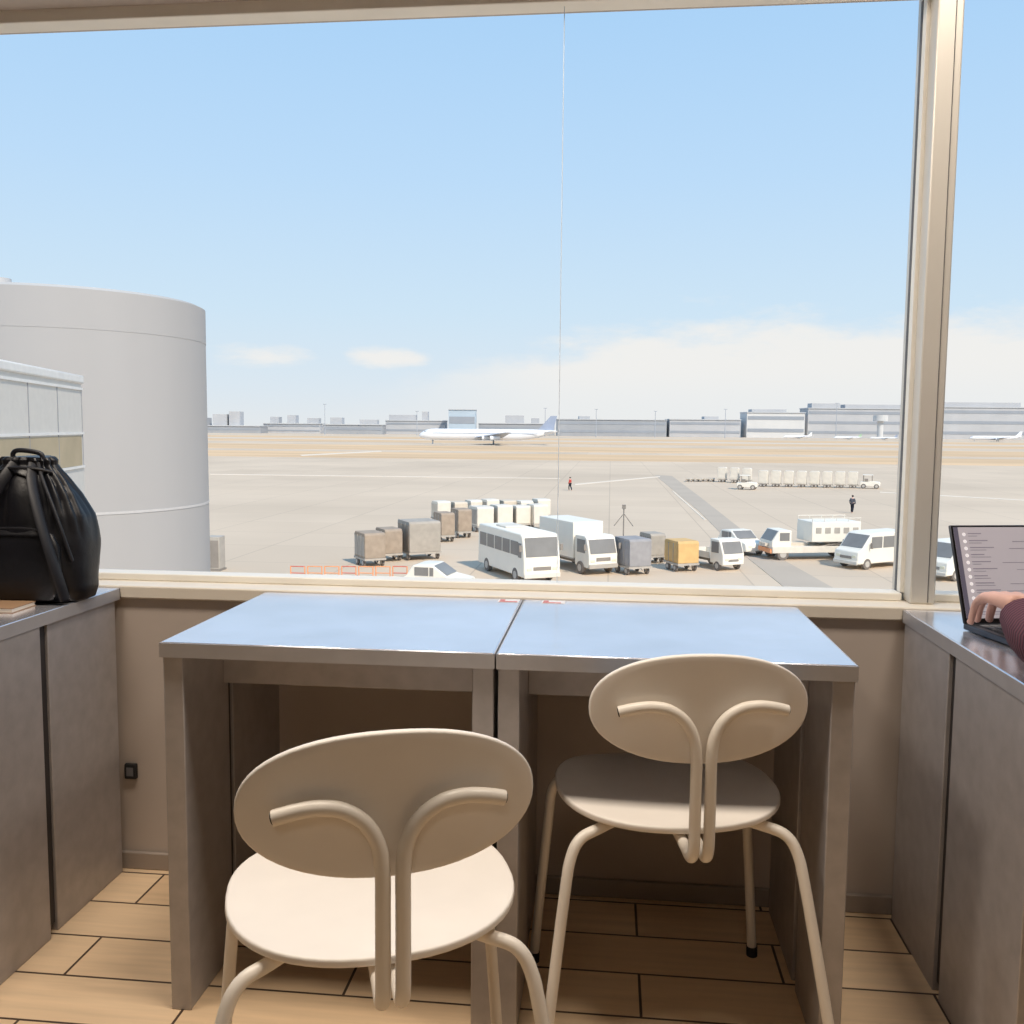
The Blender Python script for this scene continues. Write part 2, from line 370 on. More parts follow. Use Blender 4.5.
# ------------------------------------------------------------------ laptop
lp = root('laptop', (.908, 1.917, .74), R(12), 'open dark laptop showing a message list on right counter', 'laptop')
B(-.155, .155, -.1075, .1075, .002, .015).build('base', 'laptop_metal', lp, bevel=.003)
kb = B(-.14, .14, -.02, .085, .015, .0156).build('keyboard', 'laptop_black', lp)
ks = MB()
for r_ in range(5):
    for c_ in range(14): ks.box(-.137 + c_ * .0197, -.137 + c_ * .0197 + .0165, -.016 + r_ * .0198, -.016 + r_ * .0198 + .0165, .0156, .0168)
ks.build('keys', 'gasket', kb)
B(-.05, .05, -.098, -.03, .015, .0154).build('touchpad', 'laptop_metal', lp)
LM = Matrix.Translation((0, .1055, .014)) @ Matrix.Rotation(R(-20), 4, 'X')
def lid(n, m, x0, x1, z0, z1, y0, y1, par, bev=0): return MB().box(x0, x1, y0, y1, z0, z1, mtx=LM).build(n, m, par, bevel=bev)
L0 = lid('lid', 'laptop_metal', -.155, .155, .0, .21, -.0035, .0035, lp, .002)
lid('bezel', 'laptop_black', -.153, .153, .003, .208, -.0042, -.0035, L0)
lid('screen', 'screen', -.149, .149, .010, .205, -.0046, -.0042, L0)
lid('screen_sidebar', 'screen_side', -.149, -.139, .010, .205, -.005, -.0046, L0)
sb = MB(); sd = MB()
for i in range(12):
    z = .19 - i * .0152
    sb.box(-.118, -.118 + .03 + .012 * ((i * 7) % 3), -.005, -.0046, z, z + .002, mtx=LM)
    sb.box(-.118, -.118 + .02 + .008 * ((i * 5) % 4), -.005, -.0046, z - .005, z - .0038, mtx=LM)
    c = LM @ Vector((-.127, -.0046, z - .001)); nrm = (LM.to_3x3() @ Vector((0, -1, 0)))
    sd.cyl(c, c + nrm * .0004, .0040, n=12)
    if i % 3: sb.box(-.05 + .01 * ((i * 3) % 4), .05 + .01 * ((i * 5) % 4), -.005, -.0046, z - .002, z - .0008, mtx=LM)
sb.build('text_lines', 'screen_text', L0); sd.build('contact_dots', 'screen_dot', L0)
MB().cyl((-.12, .1075, .012), (.12, .1075, .012), .005).build('hinge', 'laptop_black', lp)
# ------------------------------------------------------------------ person (sits at the right counter)
def skin_mesh(vs, es, roots, sub=2):
    me = bpy.data.meshes.new('tmp'); bm = bmesh.new(); lay = bm.verts.layers.skin.verify()
    bv = []
    for i, (p, r) in enumerate(vs):
        v = bm.verts.new(p); v[lay].radius = (r, r) if not isinstance(r, tuple) else r; v[lay].use_root = i in roots; bv.append(v)
    for a, b in es: bm.edges.new((bv[a], bv[b]))
    bm.to_mesh(me); bm.free()
    o = bpy.data.objects.new('tmp', me); COL.objects.link(o)
    s = o.modifiers.new('s', 'SKIN'); s.use_smooth_shade = True
    u = o.modifiers.new('u', 'SUBSURF'); u.levels = sub; u.render_levels = sub
    dg = bpy.context.evaluated_depsgraph_get(); ev = o.evaluated_get(dg)
    m2 = ev.to_mesh(); out = ([tuple(v.co) for v in m2.vertices], [tuple(p.vertices) for p in m2.polygons]); ev.to_mesh_clear()
    bpy.data.objects.remove(o); bpy.data.meshes.remove(me)
    return out
PX, PY = 1.08, 1.30
body = MB()
tv = [((PX, PY - .04, .52), .12), ((PX, PY - .03, .68), .115), ((PX, PY, .86), .125), ((PX, PY + .02, .985), .085), ((PX, PY + .03, 1.05), .052), ((PX, PY + .045, 1.12), .05),
      ((PX - .17, PY + .01, .985), .055), ((.80, 1.45, .85), .045), ((.722, 1.555, .796), .037), ((.735, 1.68, .802), .033), ((.765, 1.80, .826), .025),
      ((PX + .17, PY + .01, .985), .055), ((1.31, 1.43, .85), .045), ((1.27, 1.56, .80), .037), ((1.16, 1.70, .806), .030), ((1.09, 1.77, .82), .025),
      ((PX - .09, PY - .01, .53), .085), ((PX - .10, PY + .36, .53), .06), ((PX - .10, PY + .34, .28), .05), ((PX - .10, PY + .31, .09), .035), ((PX - .10, PY + .41, .035), .033),
      ((PX + .09, PY - .01, .53), .085), ((PX + .10, PY + .36, .53), .06), ((PX + .10, PY + .34, .28), .05), ((PX + .10, PY + .31, .09), .035), ((PX + .10, PY + .41, .035), .033)]
te = [(0, 1), (1, 2), (2, 3), (3, 4), (4, 5), (3, 6), (6, 7), (7, 8), (8, 9), (9, 10), (3, 11), (11, 12), (12, 13), (13, 14), (14, 15), (0, 16), (16, 17), (17, 18), (18, 19), (19, 20), (0, 21), (21, 22), (22, 23), (23, 24), (24, 25)]
body.add(*skin_mesh(tv, te, {0}))
HX, HY, HZ = PX, PY + .075, 1.225
body.ell((HX, HY - .01, HZ + .02), (.074, .093, .092), 24, 16); body.ell((HX, HY + .015, HZ - .04), (.056, .068, .066), 20, 14)
body.ell((HX, HY + .088, HZ - .014), (.013, .018, .022), 12, 8); body.cyl((HX, HY - .02, 1.09), (HX, HY - .01, 1.2), .05, .052)
for s in (-1, 1): body.ell((HX + s * .074, HY - .008, HZ), (.008, .017, .028), 12, 8)
NAILS = []
def hand(W, d, s, tips_z):
    W = Vector(W); d = Vector(d).normalized(); s = Vector(s).normalized()
    vs = [(W, .024)]; es = []
    for k, (off, ln, r) in enumerate(((.032, .95, .0086), (.0115, 1.06, .009), (-.0105, .98, .0084), (-.031, .78, .0074))):
        kn = W + d * (.080 - .012 * (k == 3) - .004 * (k == 0)) + s * off; kn.z = W.z + .003
        mid = W + d * .04 + s * off * .8; mid.z = W.z + .004
        dd = (d + s * off * 4.5).normalized(); i0 = len(vs)
        p1 = kn + dd * .032 * ln; p1.z = W.z - .014
        p2 = p1 + dd * .012 * ln; p2.z = (W.z - .014) * .42 + tips_z * .58
        p3 = p2 + dd * .002 * ln; p3.z = tips_z + .001
        vs += [(mid, .0135), (kn, .0116), (p1, r * 1.05), (p2, r), (p3, r * .85)]
        es += [(0, i0), (i0, i0 + 1), (i0 + 1, i0 + 2), (i0 + 2, i0 + 3), (i0 + 3, i0 + 4)]
        NAILS.append(p2 * .35 + p3 * .65 + dd * r * .92)
    i0 = len(vs)
    a = W + d * .022 + s * .024; a.z = W.z - .010
    b = a + s * .022 + d * .026; b.z = W.z - .026
    c = b + s * .004 + d * .026; c.z = tips_z + .012
    e = c - s * .003 + d * .016; e.z = tips_z
    vs += [(a, .015), (b, .0115), (c, .0098), (e, .008)]; es += [(0, i0), (i0, i0 + 1), (i0 + 1, i0 + 2), (i0 + 2, i0 + 3)]
    for ch in range(4):
        ids = [0] + list(range(1 + ch * 5, 6 + ch * 5)); body.add(*skin_mesh([vs[i] for i in ids], [(j, j + 1) for j in range(5)], {0}))
    ids = [0] + list(range(i0, i0 + 4)); body.add(*skin_mesh([vs[i] for i in ids], [(j, j + 1) for j in range(4)], {0}))
hand((.767, 1.81, .828), (-.12, .99, 0), (.99, .12, 0), .766)
hand((1.075, 1.79, .822), (-.30, .95, 0), (-.95, -.30, 0), .766)
pr = root('person', (0, 0, 0), 0, 'person in maroon striped knit sweater typing at the laptop on the right', 'person')
bo = body.build('body', 'skin', pr, smooth=0)
rm = bo.modifiers.new('remesh', 'REMESH'); rm.mode = 'VOXEL'; rm.voxel_size = .0033; rm.use_smooth_shade = True
sm = bo.modifiers.new('smooth', 'SMOOTH'); sm.factor = .5; sm.iterations = 2
for p in NAILS: MB().ell(p, (.0042, .0016, .005), 8, 6).build('fingernail', 'nail', bo)
sv = [((PX, PY - .04, .50), .145), ((PX, PY - .03, .68), .14), ((PX, PY, .86), .15), ((PX, PY + .02, .985), .10), ((PX, PY + .03, 1.045), .068),
      ((PX - .17, PY + .01, .985), .072), ((.80, 1.45, .85), .062), ((.722, 1.555, .799), .056), ((.735, 1.66, .800), .052), ((.752, 1.755, .812), .043), ((.755, 1.767, .814), .042),
      ((PX + .17, PY + .01, .985), .072), ((1.31, 1.43, .85), .06), ((1.27, 1.56, .805), .05), ((1.18, 1.68, .808), .044), ((1.105, 1.75, .816), .036)]
se = [(0, 1), (1, 2), (2, 3), (3, 4), (3, 5), (5, 6), (6, 7), (7, 8), (8, 9), (9, 10), (3, 11), (11, 12), (12, 13), (13, 14), (14, 15)]
m_ = MB(); m_.add(*skin_mesh(sv, se, {0})); m_.build('sweater', 'knit', pr, smooth=180)
lv = [tv[0]] + tv[16:20] + tv[21:25]
lv = [(p, r + .016) for p, r in lv]
m_ = MB(); m_.add(*skin_mesh(lv, [(0, 1), (1, 2), (2, 3), (3, 4), (0, 5), (5, 6), (6, 7), (7, 8)], {0})); m_.build('trousers', 'trousers', pr, smooth=180)
for s in (-1, 1):
    MB().ell((PX + s * .10, PY + .375, .042), (.045, .125, .042), 20, 12).build('shoe', 'rubber', pr)
    MB().ell((HX + s * .03, HY + .073, HZ + .012), (.012, .010, .009), 12, 8).build('eye', 'eye', bo)
    MB().ell((HX + s * .03, HY + .082, HZ + .012), (.005, .003, .005), 10, 6).build('iris', 'iris', bo)
MB().ell((HX, HY + .082, HZ - .05), (.02, .007, .006), 12, 8).build('mouth', 'lip', bo)
hm = MB(); hm.ell((HX, HY - .024, HZ + .034), (.083, .098, .094), 28, 18); hm.ell((HX, HY - .05, HZ - .03), (.072, .062, .08), 20, 14); hm.build('hair', 'hair', pr)
st = root('stool', (PX, PY - .05, 0), 0, 'round cream stool under the person at the right counter', 'stool')
MB().cyl((0, 0, .365), (0, 0, .385), .17, .17, 40).build('seat', 'chair_shell', st, bevel=.004)
for a in (45, 135, 225, 315):
    MB().tube([(.08 * math.cos(R(a)), .08 * math.sin(R(a)), .36), (.14 * math.cos(R(a)), .14 * math.sin(R(a)), .33), (.19 * math.cos(R(a)), .19 * math.sin(R(a)), 0)], .011).build('leg', 'chair_paint', st)
# ------------------------------------------------------------------ outdoors ground
struct(B(-1500, 1500, 2.6, 2600, GZ - .3, GZ).build('ground', 'ground'))
g = MB()
for y0, y1 in ((235, 290), (318, 405), (480, 560), (620, 740)): g.box(-1400, 1400, y0, y1, GZ - .02, GZ + .04)
g = g.build('dry_grass', 'grass'); g['kind'] = 'stuff'; tag(g, 'dry tan grass in strips between taxiways beyond the apron', 'grass')
struct(B(-1400, 1400, 560, 620, GZ - .02, GZ + .03).build('runway', 'runway'))
def patch(name, pts, m, z=.02):
    vs = [G(x, y) for x, y in pts]; mbb = MB()
    mbb.loft([[(v.x, v.y, GZ - .01) for v in vs], [(v.x, v.y, GZ + z) for v in vs]]); return struct(mbb.build(name, m))
patch('asphalt_strip', [(655, 475), (672, 476), (700, 497), (742, 530), (760, 548), (735, 548), (700, 512)], 'asphalt')
patch('asphalt_strip', [(735, 548), (762, 548), (840, 592), (790, 592)], 'asphalt')
patch('apron_marking', [(575, 484.0), (660, 476.3), (660, 477.1), (575, 485.1)], 'white_line', .03)
patch('apron_marking', [(210, 474.0), (560, 478.3), (560, 478.8), (210, 474.5)], 'white_line', .03)
patch('apron_marking', [(672, 491), (673.2, 491), (706, 520), (704.3, 520)], 'white_line', .03)
patch('apron_marking', [(880, 492.0), (1024, 500.0), (1024, 500.8), (880, 492.7)], 'white_line', .03)
patch('apron_marking', [(300, 455.0), (380, 451.0), (382, 451.8), (302, 456.0)], 'white_line', .06)
# ------------------------------------------------------------------ tower
tc_ = at(64, 430, 20.3); TR_ = 2.98
tw = root('round_tower', (tc_.x, tc_.y, GZ), 0, 'huge pale grey cylindrical tower outside on the left', 'tower')
TH = at(100, 289, 17.6).z - GZ
MB().cyl((0, 0, 0), (0, 0, TH - .75), TR_, n=160).build('drum', 'tower', tw, smooth=60)
MB().cyl((0, 0, TH - .75), (0, 0, TH), TR_ + .006, n=160).build('top_band', 'tower', tw, smooth=60)
zs = at(150, 519, 17.4).z - GZ
MB().cyl((0, 0, zs), (0, 0, zs + .05), TR_ + .012, n=160).build('seam', 'bridge', tw, smooth=60)
MB().cyl((0, 0, TH), (0, 0, TH + .06), TR_ * .96, n=96).build('roof', 'far_roof', tw)
MB().cyl((.1, -2.2, TH), (.1, -2.2, TH + .22), .25, n=24).build('roof_vent', 'bridge', tw)
# ------------------------------------------------------------------ boarding bridge
A = at(-60, 342, 9.0); Bp = at(81, 377, 14.0)
bz = Bp.z; dirv = Vector((A.x - Bp.x, A.y - Bp.y)); Lb = dirv.length
br_ = root('boarding_bridge', (Bp.x, Bp.y, GZ), math.atan2(dirv.y, dirv.x), 'white panelled boarding bridge in front of the round tower, far left', 'boarding bridge')
H = bz - GZ
def bb(n, m, x0, x1, y0, y1, z0, z1, par=br_, bev=0): return B(x0, x1, min(-y0, -y1), max(-y0, -y1), z0, z1).build(n, m, par, bevel=bev)
bb('body', 'bridge_panel', 0, Lb, 0, 3, H - 3.2, H - .1)
bb('roof', 'bridge_trim', -.05, Lb, -.03, 3.03, H - .1, H + .02, bev=.02)
bb('window_band', 'bridge_glass', .1, Lb, -.006, 0, H - 1.32, H - .88)
for z in (H - .20, H - .86, H - 1.36): bb('rail', 'bridge_trim', 0, Lb, -.02, 0, z, z + .035)
x = .02
while x < Lb: bb('panel_joint', 'bridge_line', x, x + .02, -.008, 0, H - 1.35, H - .2); x += 1.25
for x in (.6, Lb - 1): MB().cyl((x, -1.5, 0), (x, -1.5, H - 3.2), .22, n=20).build('support_column', 'far_grey', br_)
# ------------------------------------------------------------------ vehicles
def wheel(x, y, r, w, par, hub=True):
    o = MB().cyl((x, y - w / 2, r), (x, y + w / 2, r), r, n=24).build('wheel', 'tyre_haze', par, bevel=.03)
    if hub: MB().cyl((x, y - w / 2 - .01, r), (x, y + w / 2 + .01, r), r * .55, n=16).build('hub', 'hub', o)
    return o
def wheels(xs, W, r, par, w=.22):
    for x in xs:
        for s in (-1, 1): wheel(x, s * (W / 2 - w / 2 + .01), r, w, par)
def slabp(n, m, a, b, y0, y1, par, t=.02): return MB().slab(a, b, y0, y1, t).build(n, m, par)
def lamps(x, W, z, par, h=.16, m='lamp_glass'):
    for s in (-1, 1): B(x - .02, x + .03, s * (W / 2 - .3) - .14, s * (W / 2 - .3) + .14, z, z + h).build('headlight', m, par, bevel=.02)
def mirrors(x, W, z, par):
    for s in (-1, 1): B(x, x + .08, s * (W / 2 + .14) - .08, s * (W / 2 + .14) + .08, z, z + .34).build('mirror', 'veh_dark_haze', par, bevel=.02)
def minibus(loc, rz, label):
    o = root('minibus', loc, rz, label, 'bus'); W = 2.06; L = 6.4; f = L / 2
    pf = [(-f, .35), (-f, 2.3), (-f + .15, 2.58), (f - .55, 2.58), (f - .25, 2.45), (f - .02, 1.35), (f, .95), (f, .35)]
    MB().prism(pf, -W / 2, W / 2).build('body', 'veh_white', o, bevel=.06)
    slabp('windscreen', 'veh_glass_haze', (f - .23, 2.40), (f - .04, 1.42), -W / 2 + .12, W / 2 - .12, o, -.03)
    for s in (-1, 1):
        for i in range(5):
            x = -f + .3 + i * 1.09; B(x, x + .98, s * W / 2 - .015, s * W / 2 + .015, 1.42, 2.15).build('side_window', 'veh_glass_haze', o, bevel=.01)
        B(f - .75, f - .35, s * W / 2 - .015, s * W / 2 + .015, 1.35, 2.1).build('side_window', 'veh_glass_haze', o)
    B(-f - .02, -f, -.75, .75, 1.4, 2.15).build('rear_window', 'veh_glass_haze', o)
    B(f - .02, f + .08, -W / 2, W / 2, .32, .58).build('bumper', 'box_white', o, bevel=.04)
    B(f - .01, f + .02, -.5, .5, .72, .9).build('grille', 'veh_dark_haze', o)
    B(-1.6, -.2, -.6, .6, 2.58, 2.68).build('roof_unit', 'box_white', o, bevel=.03)
    lamps(f, W, .72, o); wheels((-f + 1.3, f - 1.15), W, .38, o); mirrors(f - .2, W, 1.7, o); return o
def box_truck(loc, rz, label, L=5.6, H=2.9, cabH=2.15, W=1.95, boxm='veh_white'):
    o = root('box_truck', loc, rz, label, 'truck'); f = L / 2
    pf = [(f - 1.55, .45), (f - 1.55, cabH - .05), (f - 1.3, cabH), (f - .5, cabH), (f - .28, cabH - .15), (f, 1.15), (f, .4), (f - .3, .4)]
    c = MB().prism(pf, -W / 2 + .06, W / 2 - .06).build('cab', 'veh_white', o, bevel=.05)
    slabp('windscreen', 'veh_glass_haze', (f - .27, cabH - .2), (f - .01, 1.2), -W / 2 + .16, W / 2 - .16, c, -.03)
    for s in (-1, 1): B(f - 1.3, f - .42, s * (W / 2 - .06) - .015, s * (W / 2 - .06) + .015, 1.2, cabH - .22).build('side_window', 'veh_glass_haze', c)
    B(-f, f - 1.65, -W / 2, W / 2, .75, H).build('cargo_box', boxm, o, bevel=.03)
    B(-f, f - 1.65, -W / 2 - .01, W / 2 + .01, .72, .80).build('box_sill', 'veh_grey', o)
    B(-f, f - .3, -.4, .4, .42, .72).build('chassis', 'veh_dark_haze', o)
    B(f - .02, f + .07, -W / 2 + .05, W / 2 - .05, .38, .62).build('bumper', 'veh_grey', o, bevel=.03)
    B(f - .01, f + .02, -.45, .45, .78, .98).build('grille', 'veh_dark_haze', o)
    lamps(f, W, .74, o); wheels((-f + 1.1, f - .9), W, .36, o); mirrors(f - .15, W, 1.4, o); return o
def van(loc, rz, label, L=4.7, W=1.75, H=2.0, name='van', cat='van'):
    o = root(name, loc, rz, label, cat); f = L / 2
    pf = [(-f, .32), (-f, H - .35), (-f + .18, H), (f - 1.45, H), (f - 1.1, H - .1), (f - .42, H * .58), (f - .05, H * .5), (f, .75), (f, .32)]
    MB().prism(pf, -W / 2, W / 2).build('body', 'veh_white', o, bevel=.06)
    slabp('windscreen', 'veh_glass_haze', (f - 1.08, H - .14), (f - .46, H * .6), -W / 2 + .12, W / 2 - .12, o, -.03)
    for s in (-1, 1):
        for x0, x1 in ((-f + .3, -f + 1.35), (-f + 1.45, f - 2.1), (f - 2.0, f - 1.1)):
            B(x0, x1, s * W / 2 - .015, s * W / 2 + .015, H * .58, H - .22).build('side_window', 'veh_glass_haze', o, bevel=.01)
    B(-f - .02, -f + .02, -.65, .65, H * .58, H - .4).build('rear_window', 'veh_glass_haze', o)
    B(f - .02, f + .08, -W / 2, W / 2, .3, .52).build('bumper', 'box_white', o, bevel=.04)
    B(f - .01, f + .02, -.42, .42, .62, .78).build('grille', 'veh_dark_haze', o)
    lamps(f - .02, W, .68, o); wheels((-f + .85, f - .8), W, .32, o); mirrors(f - 1.0, W, H * .58, o); return o
def car(loc, rz, label, L=3.8, W=1.6, H=1.5):
    o = root('car', loc, rz, label, 'car'); f = L / 2
    pf = [(-f, .3), (-f, .85), (-f + .15, .95), (-f + .5, H - .05), (-f + .8, H), (f - 1.7, H), (f - .95, .98), (f - .1, .82), (f, .6), (f, .3)]
    MB().prism(pf, -W / 2, W / 2).build('body', 'veh_white', o, bevel=.06)
    slabp('windscreen', 'veh_glass_haze', (f - 1.66, H - .05), (f - 1.0, 1.02), -W / 2 + .1, W / 2 - .1, o, -.03)
    for s in (-1, 1):
        for x0, x1 in ((-f + .6, -f + 1.3), (-f + 1.36, f - 1.65)): B(x0, x1, s * W / 2 - .015, s * W / 2 + .015, .98, H - .12).build('side_window', 'veh_glass_haze', o)
    lamps(f - .03, W, .55, o, .12); wheels((-f + .7, f - .7), W, .3, o); return o
def pickup(loc, rz, label):
    o = root('small_truck', loc, rz, label, 'truck'); L = 3.5; W = 1.5; f = L / 2; H = 1.8
    pf = [(f - 1.2, .4), (f - 1.2, H), (f - .45, H), (f - .3, H - .1), (f, .95), (f, .35)]
    c = MB().prism(pf, -W / 2, W / 2).build('cab', 'veh_white', o, bevel=.05)
    slabp('windscreen', 'veh_glass_haze', (f - .29, H - .15), (f - .02, 1.0), -W / 2 + .1, W / 2 - .1, c, -.03)
    for s in (-1, 1): B(f - 1.05, f - .4, s * W / 2 - .015, s * W / 2 + .015, 1.02, H - .15).build('side_window', 'veh_glass_haze', c)
    d = MB(); d.box(-f, f - 1.25, -W / 2, W / 2, .62, .70)
    for q in ((-f, f - 1.25, -W / 2, -W / 2 + .04), (-f, f - 1.25, W / 2 - .04, W / 2), (-f, -f + .04, -W / 2, W / 2)): d.box(*q, .70, .98)
    d.build('cargo_bed', 'box_white', o); B(-f + .1, f - .3, -.3, .3, .38, .62).build('chassis', 'veh_dark_haze', o)
    B(f - .01, f + .02, -.35, .35, .55, .68).build('grille', 'veh_dark_haze', o)
    lamps(f, W, .62, o, .14); wheels((-f + .6, f - .55), W, .27, o, .16); return o
def tug(loc, rz, label):
    o = root('baggage_tug', loc, rz, label, 'tug'); f = 1.3; W = 1.4
    MB().prism([(-f, .35), (-f, .95), (-.1, .95), (.1, 1.05), (f - .1, .95), (f, .8), (f, .35)], -W / 2, W / 2).build('body', 'veh_white', o, bevel=.05)
    for x in (-.9, .25):
        for s in (-1, 1): MB().cyl((x, s * .62, .9), (x, s * .62, 1.85), .04, n=8).build('canopy_post', 'veh_dark_haze', o)
    B(-1.0, .35, -.7, .7, 1.85, 1.93).build('canopy', 'veh_white', o, bevel=.02)
    B(-.75, -.3, -.4, .4, .95, 1.35).build('driver_seat', 'veh_dark_haze', o); wheels((-f + .45, f - .45), W, .34, o); lamps(f, W, .62, o, .14); return o
def cart(loc, rz, label, group, L=2.2, W=1.5, H=1.9, m='box_white', front='box_beige', name='baggage_cart', detail=True):
    o = root(name, loc, rz, label, 'cart', group); f = L / 2
    MB().prism([(-f, .5), (-f, H - .12), (-f + .12, H), (f - .12, H), (f, H - .12), (f, .5)], -W / 2, W / 2).build('box', m, o, bevel=.03)
    B(-f - .03, f + .03, -W / 2 - .03, W / 2 + .03, .38, .5).build('platform', 'veh_grey', o)
    for s in (-1, 1):
        B(-f + .12, f - .12, s * W / 2 - .02, s * W / 2 + .02, .62, H - .22).build('curtain', front, o)
        if detail:
            for x in (-f * .33, f * .33): B(x - .02, x + .02, s * W / 2 - .04, s * W / 2 + .04, .55, H - .15).build('strap', 'veh_grey', o)
    wheels((-f + .4, f - .4), W, .22, o, .14)
    MB().cyl((f, 0, .4), (f + .22, 0, .32), .03, n=8).build('tow_bar', 'veh_dark_haze', o)
    return o
g_ = lambda px, py: (lambda v: (v.x, v.y, GZ))(G(px, py))
minibus(g_(517, 575), facing(520, 24), 'white minibus with dark side windows parked nose toward the terminal')
box_truck(g_(577, 568), facing(575, 30), 'white box truck parked just right of the minibus', L=5.7, H=2.8)
van(g_(873, 566), facing(873, -40), 'white van parked alone on the right beside the window mullion', L=4.7, H=2.1)
van(g_(960, 577), facing(958, -35), 'white van glimpsed between mullion and laptop, nearest parked vehicle on the right', L=4.8, H=2.1)
pickup(g_(714, 567), facing(720, 38), 'small white pickup truck beside the amber container')
car(g_(741, 553), facing(742, 35), 'small white car half behind the little pickup truck', L=3.3)
car(g_(440, 594), facing(438, 70), 'white car whose roof just shows above the window sill', L=3.2)
ld = root('cargo_loader', g_(806, 558), facing(803, -64), 'long white cargo loader with raised box and folded ramp', 'loader')
ld.scale = (.9, .9, .9)
B(-3.4, 3.0, -1.1, 1.1, .5, .95).build('chassis', 'box_white', ld, bevel=.03)
B(-3.4, 0.2, -1.15, 1.15, 1.25, 2.65).build('raised_box', 'veh_white', ld, bevel=.05)
for i in range(5):
    for s in (-1, 1): B(-3.2 + i * .68, -2.8 + i * .68, s * 1.15 - .02, s * 1.15 + .02, 1.85, 2.25).build('window', 'veh_grey', ld)
sc_ = MB()
for s in (-.9, .9):
    sc_.cyl((-3.0, s, .9), (-.4, s, 1.3), .06, n=8); sc_.cyl((-.4, s, .9), (-3.0, s, 1.3), .06, n=8)
sc_.build('scissor_lift', 'veh_dark_haze', ld)
rl = MB()
for s in (-1, 1):
    rl.cyl((-3.4, s * 1.1, 2.9), (.2, s * 1.1, 2.9), .03, n=8)
    for i in range(5): rl.cyl((-3.35 + i * .88, s * 1.1, 2.65), (-3.35 + i * .88, s * 1.1, 2.9), .025, n=8)
rl.build('guard_rail', 'box_white', ld)
MB().prism([(1.6, .9), (1.6, 2.05), (2.5, 2.05), (3.0, 1.3), (3.0, .9)], -1.0, 1.0).build('cab', 'veh_white', ld, bevel=.04)
slabp('windscreen', 'veh_glass_haze', (2.53, 2.0), (2.98, 1.32), -.85, .85, ld, -.03)
for s in (-1, 1): B(1.75, 2.45, s - .02, s + .02, 1.35, 1.9).build('side_window', 'veh_glass_haze', ld)
B(.2, 3.3, -.5, .5, .95, 1.15).build('ramp', 'box_beige', ld); B(2.98, 3.12, -1, 1, .5, .8).build('bumper', 'orange', ld)
wheels((-2.5, 2.2), 2.1, .42, ld, .3)
cart(g_(370, 565), facing(368, 20), 'brown covered baggage cart at the left end of the parked group', None, 1.8, 1.25, 1.95, 'brown_tarp', 'grey_tarp')
cart(g_(389, 560), facing(386, 20), 'second brown covered baggage cart squeezed before the large grey cart', None, 1.7, 1.1, 1.95, 'brown_tarp', 'brown_tarp')
cart(g_(419, 558), facing(418, 20), 'large grey box cart with shut sides, left of the minibus', None, 2.2, 2.0, 2.35, 'grey_tarp', 'brown_tarp')
cart(g_(444, 541), facing(443, 20), 'brown box cart in the row behind the large grey cart', None, 1.7, 1.0, 2.05, 'brown_tarp', 'brown_tarp')
cart(g_(461, 537), facing(458, 20), 'dull brown box cart directly behind the minibus rear', None, 1.7, 1.05, 2.1, 'brown_tarp', 'brown_tarp')
cart(g_(632, 573), facing(625, 28), 'slate grey tarpaulin cart right beside the box truck', None, 1.9, 1.35, 2.0, 'slate_tarp', 'slate_tarp')
cart(g_(652, 562), facing(648, 28), 'darker tarpaulin cart between the slate cart and amber container', None, 1.5, 1.0, 1.8, 'grey_tarp', 'veh_dark_haze')
cart(g_(681, 570), facing(677, 28), 'amber yellow box cart left of the small pickup', None, 1.7, 1.3, 1.75, 'amber', 'amber', name='container_cart')
for i, (px, py, H_, L_, W_, fm) in enumerate(((481, 531, 1.95, 1.7, 1.4, 'grey_tarp'), (501, 530, 2.0, 1.6, 1.3, 'box_beige'), (519.5, 529, 1.9, 1.5, 1.25, 'grey_tarp'), (537, 529, 2.0, 1.5, 1.25, 'box_beige'))):
    cart(g_(px, py), facing(px, 25), 'pale cargo container in the row just behind the minibus roof', 'pale cargo containers behind the minibus roof', L_, W_, H_, 'box_white', fm, name='cargo_container', detail=False)
for i, (px, py) in enumerate(((441, 523), (458, 522), (474, 520), (490, 520.5), (507, 520), (524, 520.5), (541, 520))):
    cart(g_(px, py), facing(px, 25), 'white cargo container farthest back, peeking over the rear row', 'farthest white cargo containers', 1.35, 1.2, 1.75 + .12 * (i % 3 == 0), 'box_beige' if i % 3 == 1 else 'box_white', 'grey_tarp' if i % 2 else 'box_beige', name='cargo_container', detail=False)
hd = facing(800, 84)
tug(g_(870, 488.5), hd, 'white baggage tug pulling the long cart train on the far apron')
c0 = None
for i in range(8):
    px = 763 + i * 12.8
    if c0 is None: c0 = cart(g_(px, 486.5), hd, 'white baggage cart in the long train pulled by the tug', 'white carts in the long train', 1.28, 1.2, 2.3, 'box_white', 'box_white', detail=False)
    else: c = copy_tree(c0); c.location = g_(px, 486.5 + i * .2); c.rotation_euler.z = hd
for i in range(3):
    c = copy_tree(c0); c.location = g_(722 + i * 12.4, 482 + i * .6); c['label'] = 'white baggage cart in the short row left of the long train'; c['group'] = 'white carts in the short row'
tug(g_(747, 489.5), hd, 'second white tug waiting at the left end of the long cart train')
for i in range(3):
    o = root('flat_dolly', g_(690 + i * 10, 481.5), hd, 'empty flat dolly trailing left of the short cart row', 'dolly', 'empty flat dollies')
    B(-.6, .6, -.7, .7, .35, .5).build('deck', 'box_beige', o); wheels((-.38, .38), 1.4, .18, o, .12)
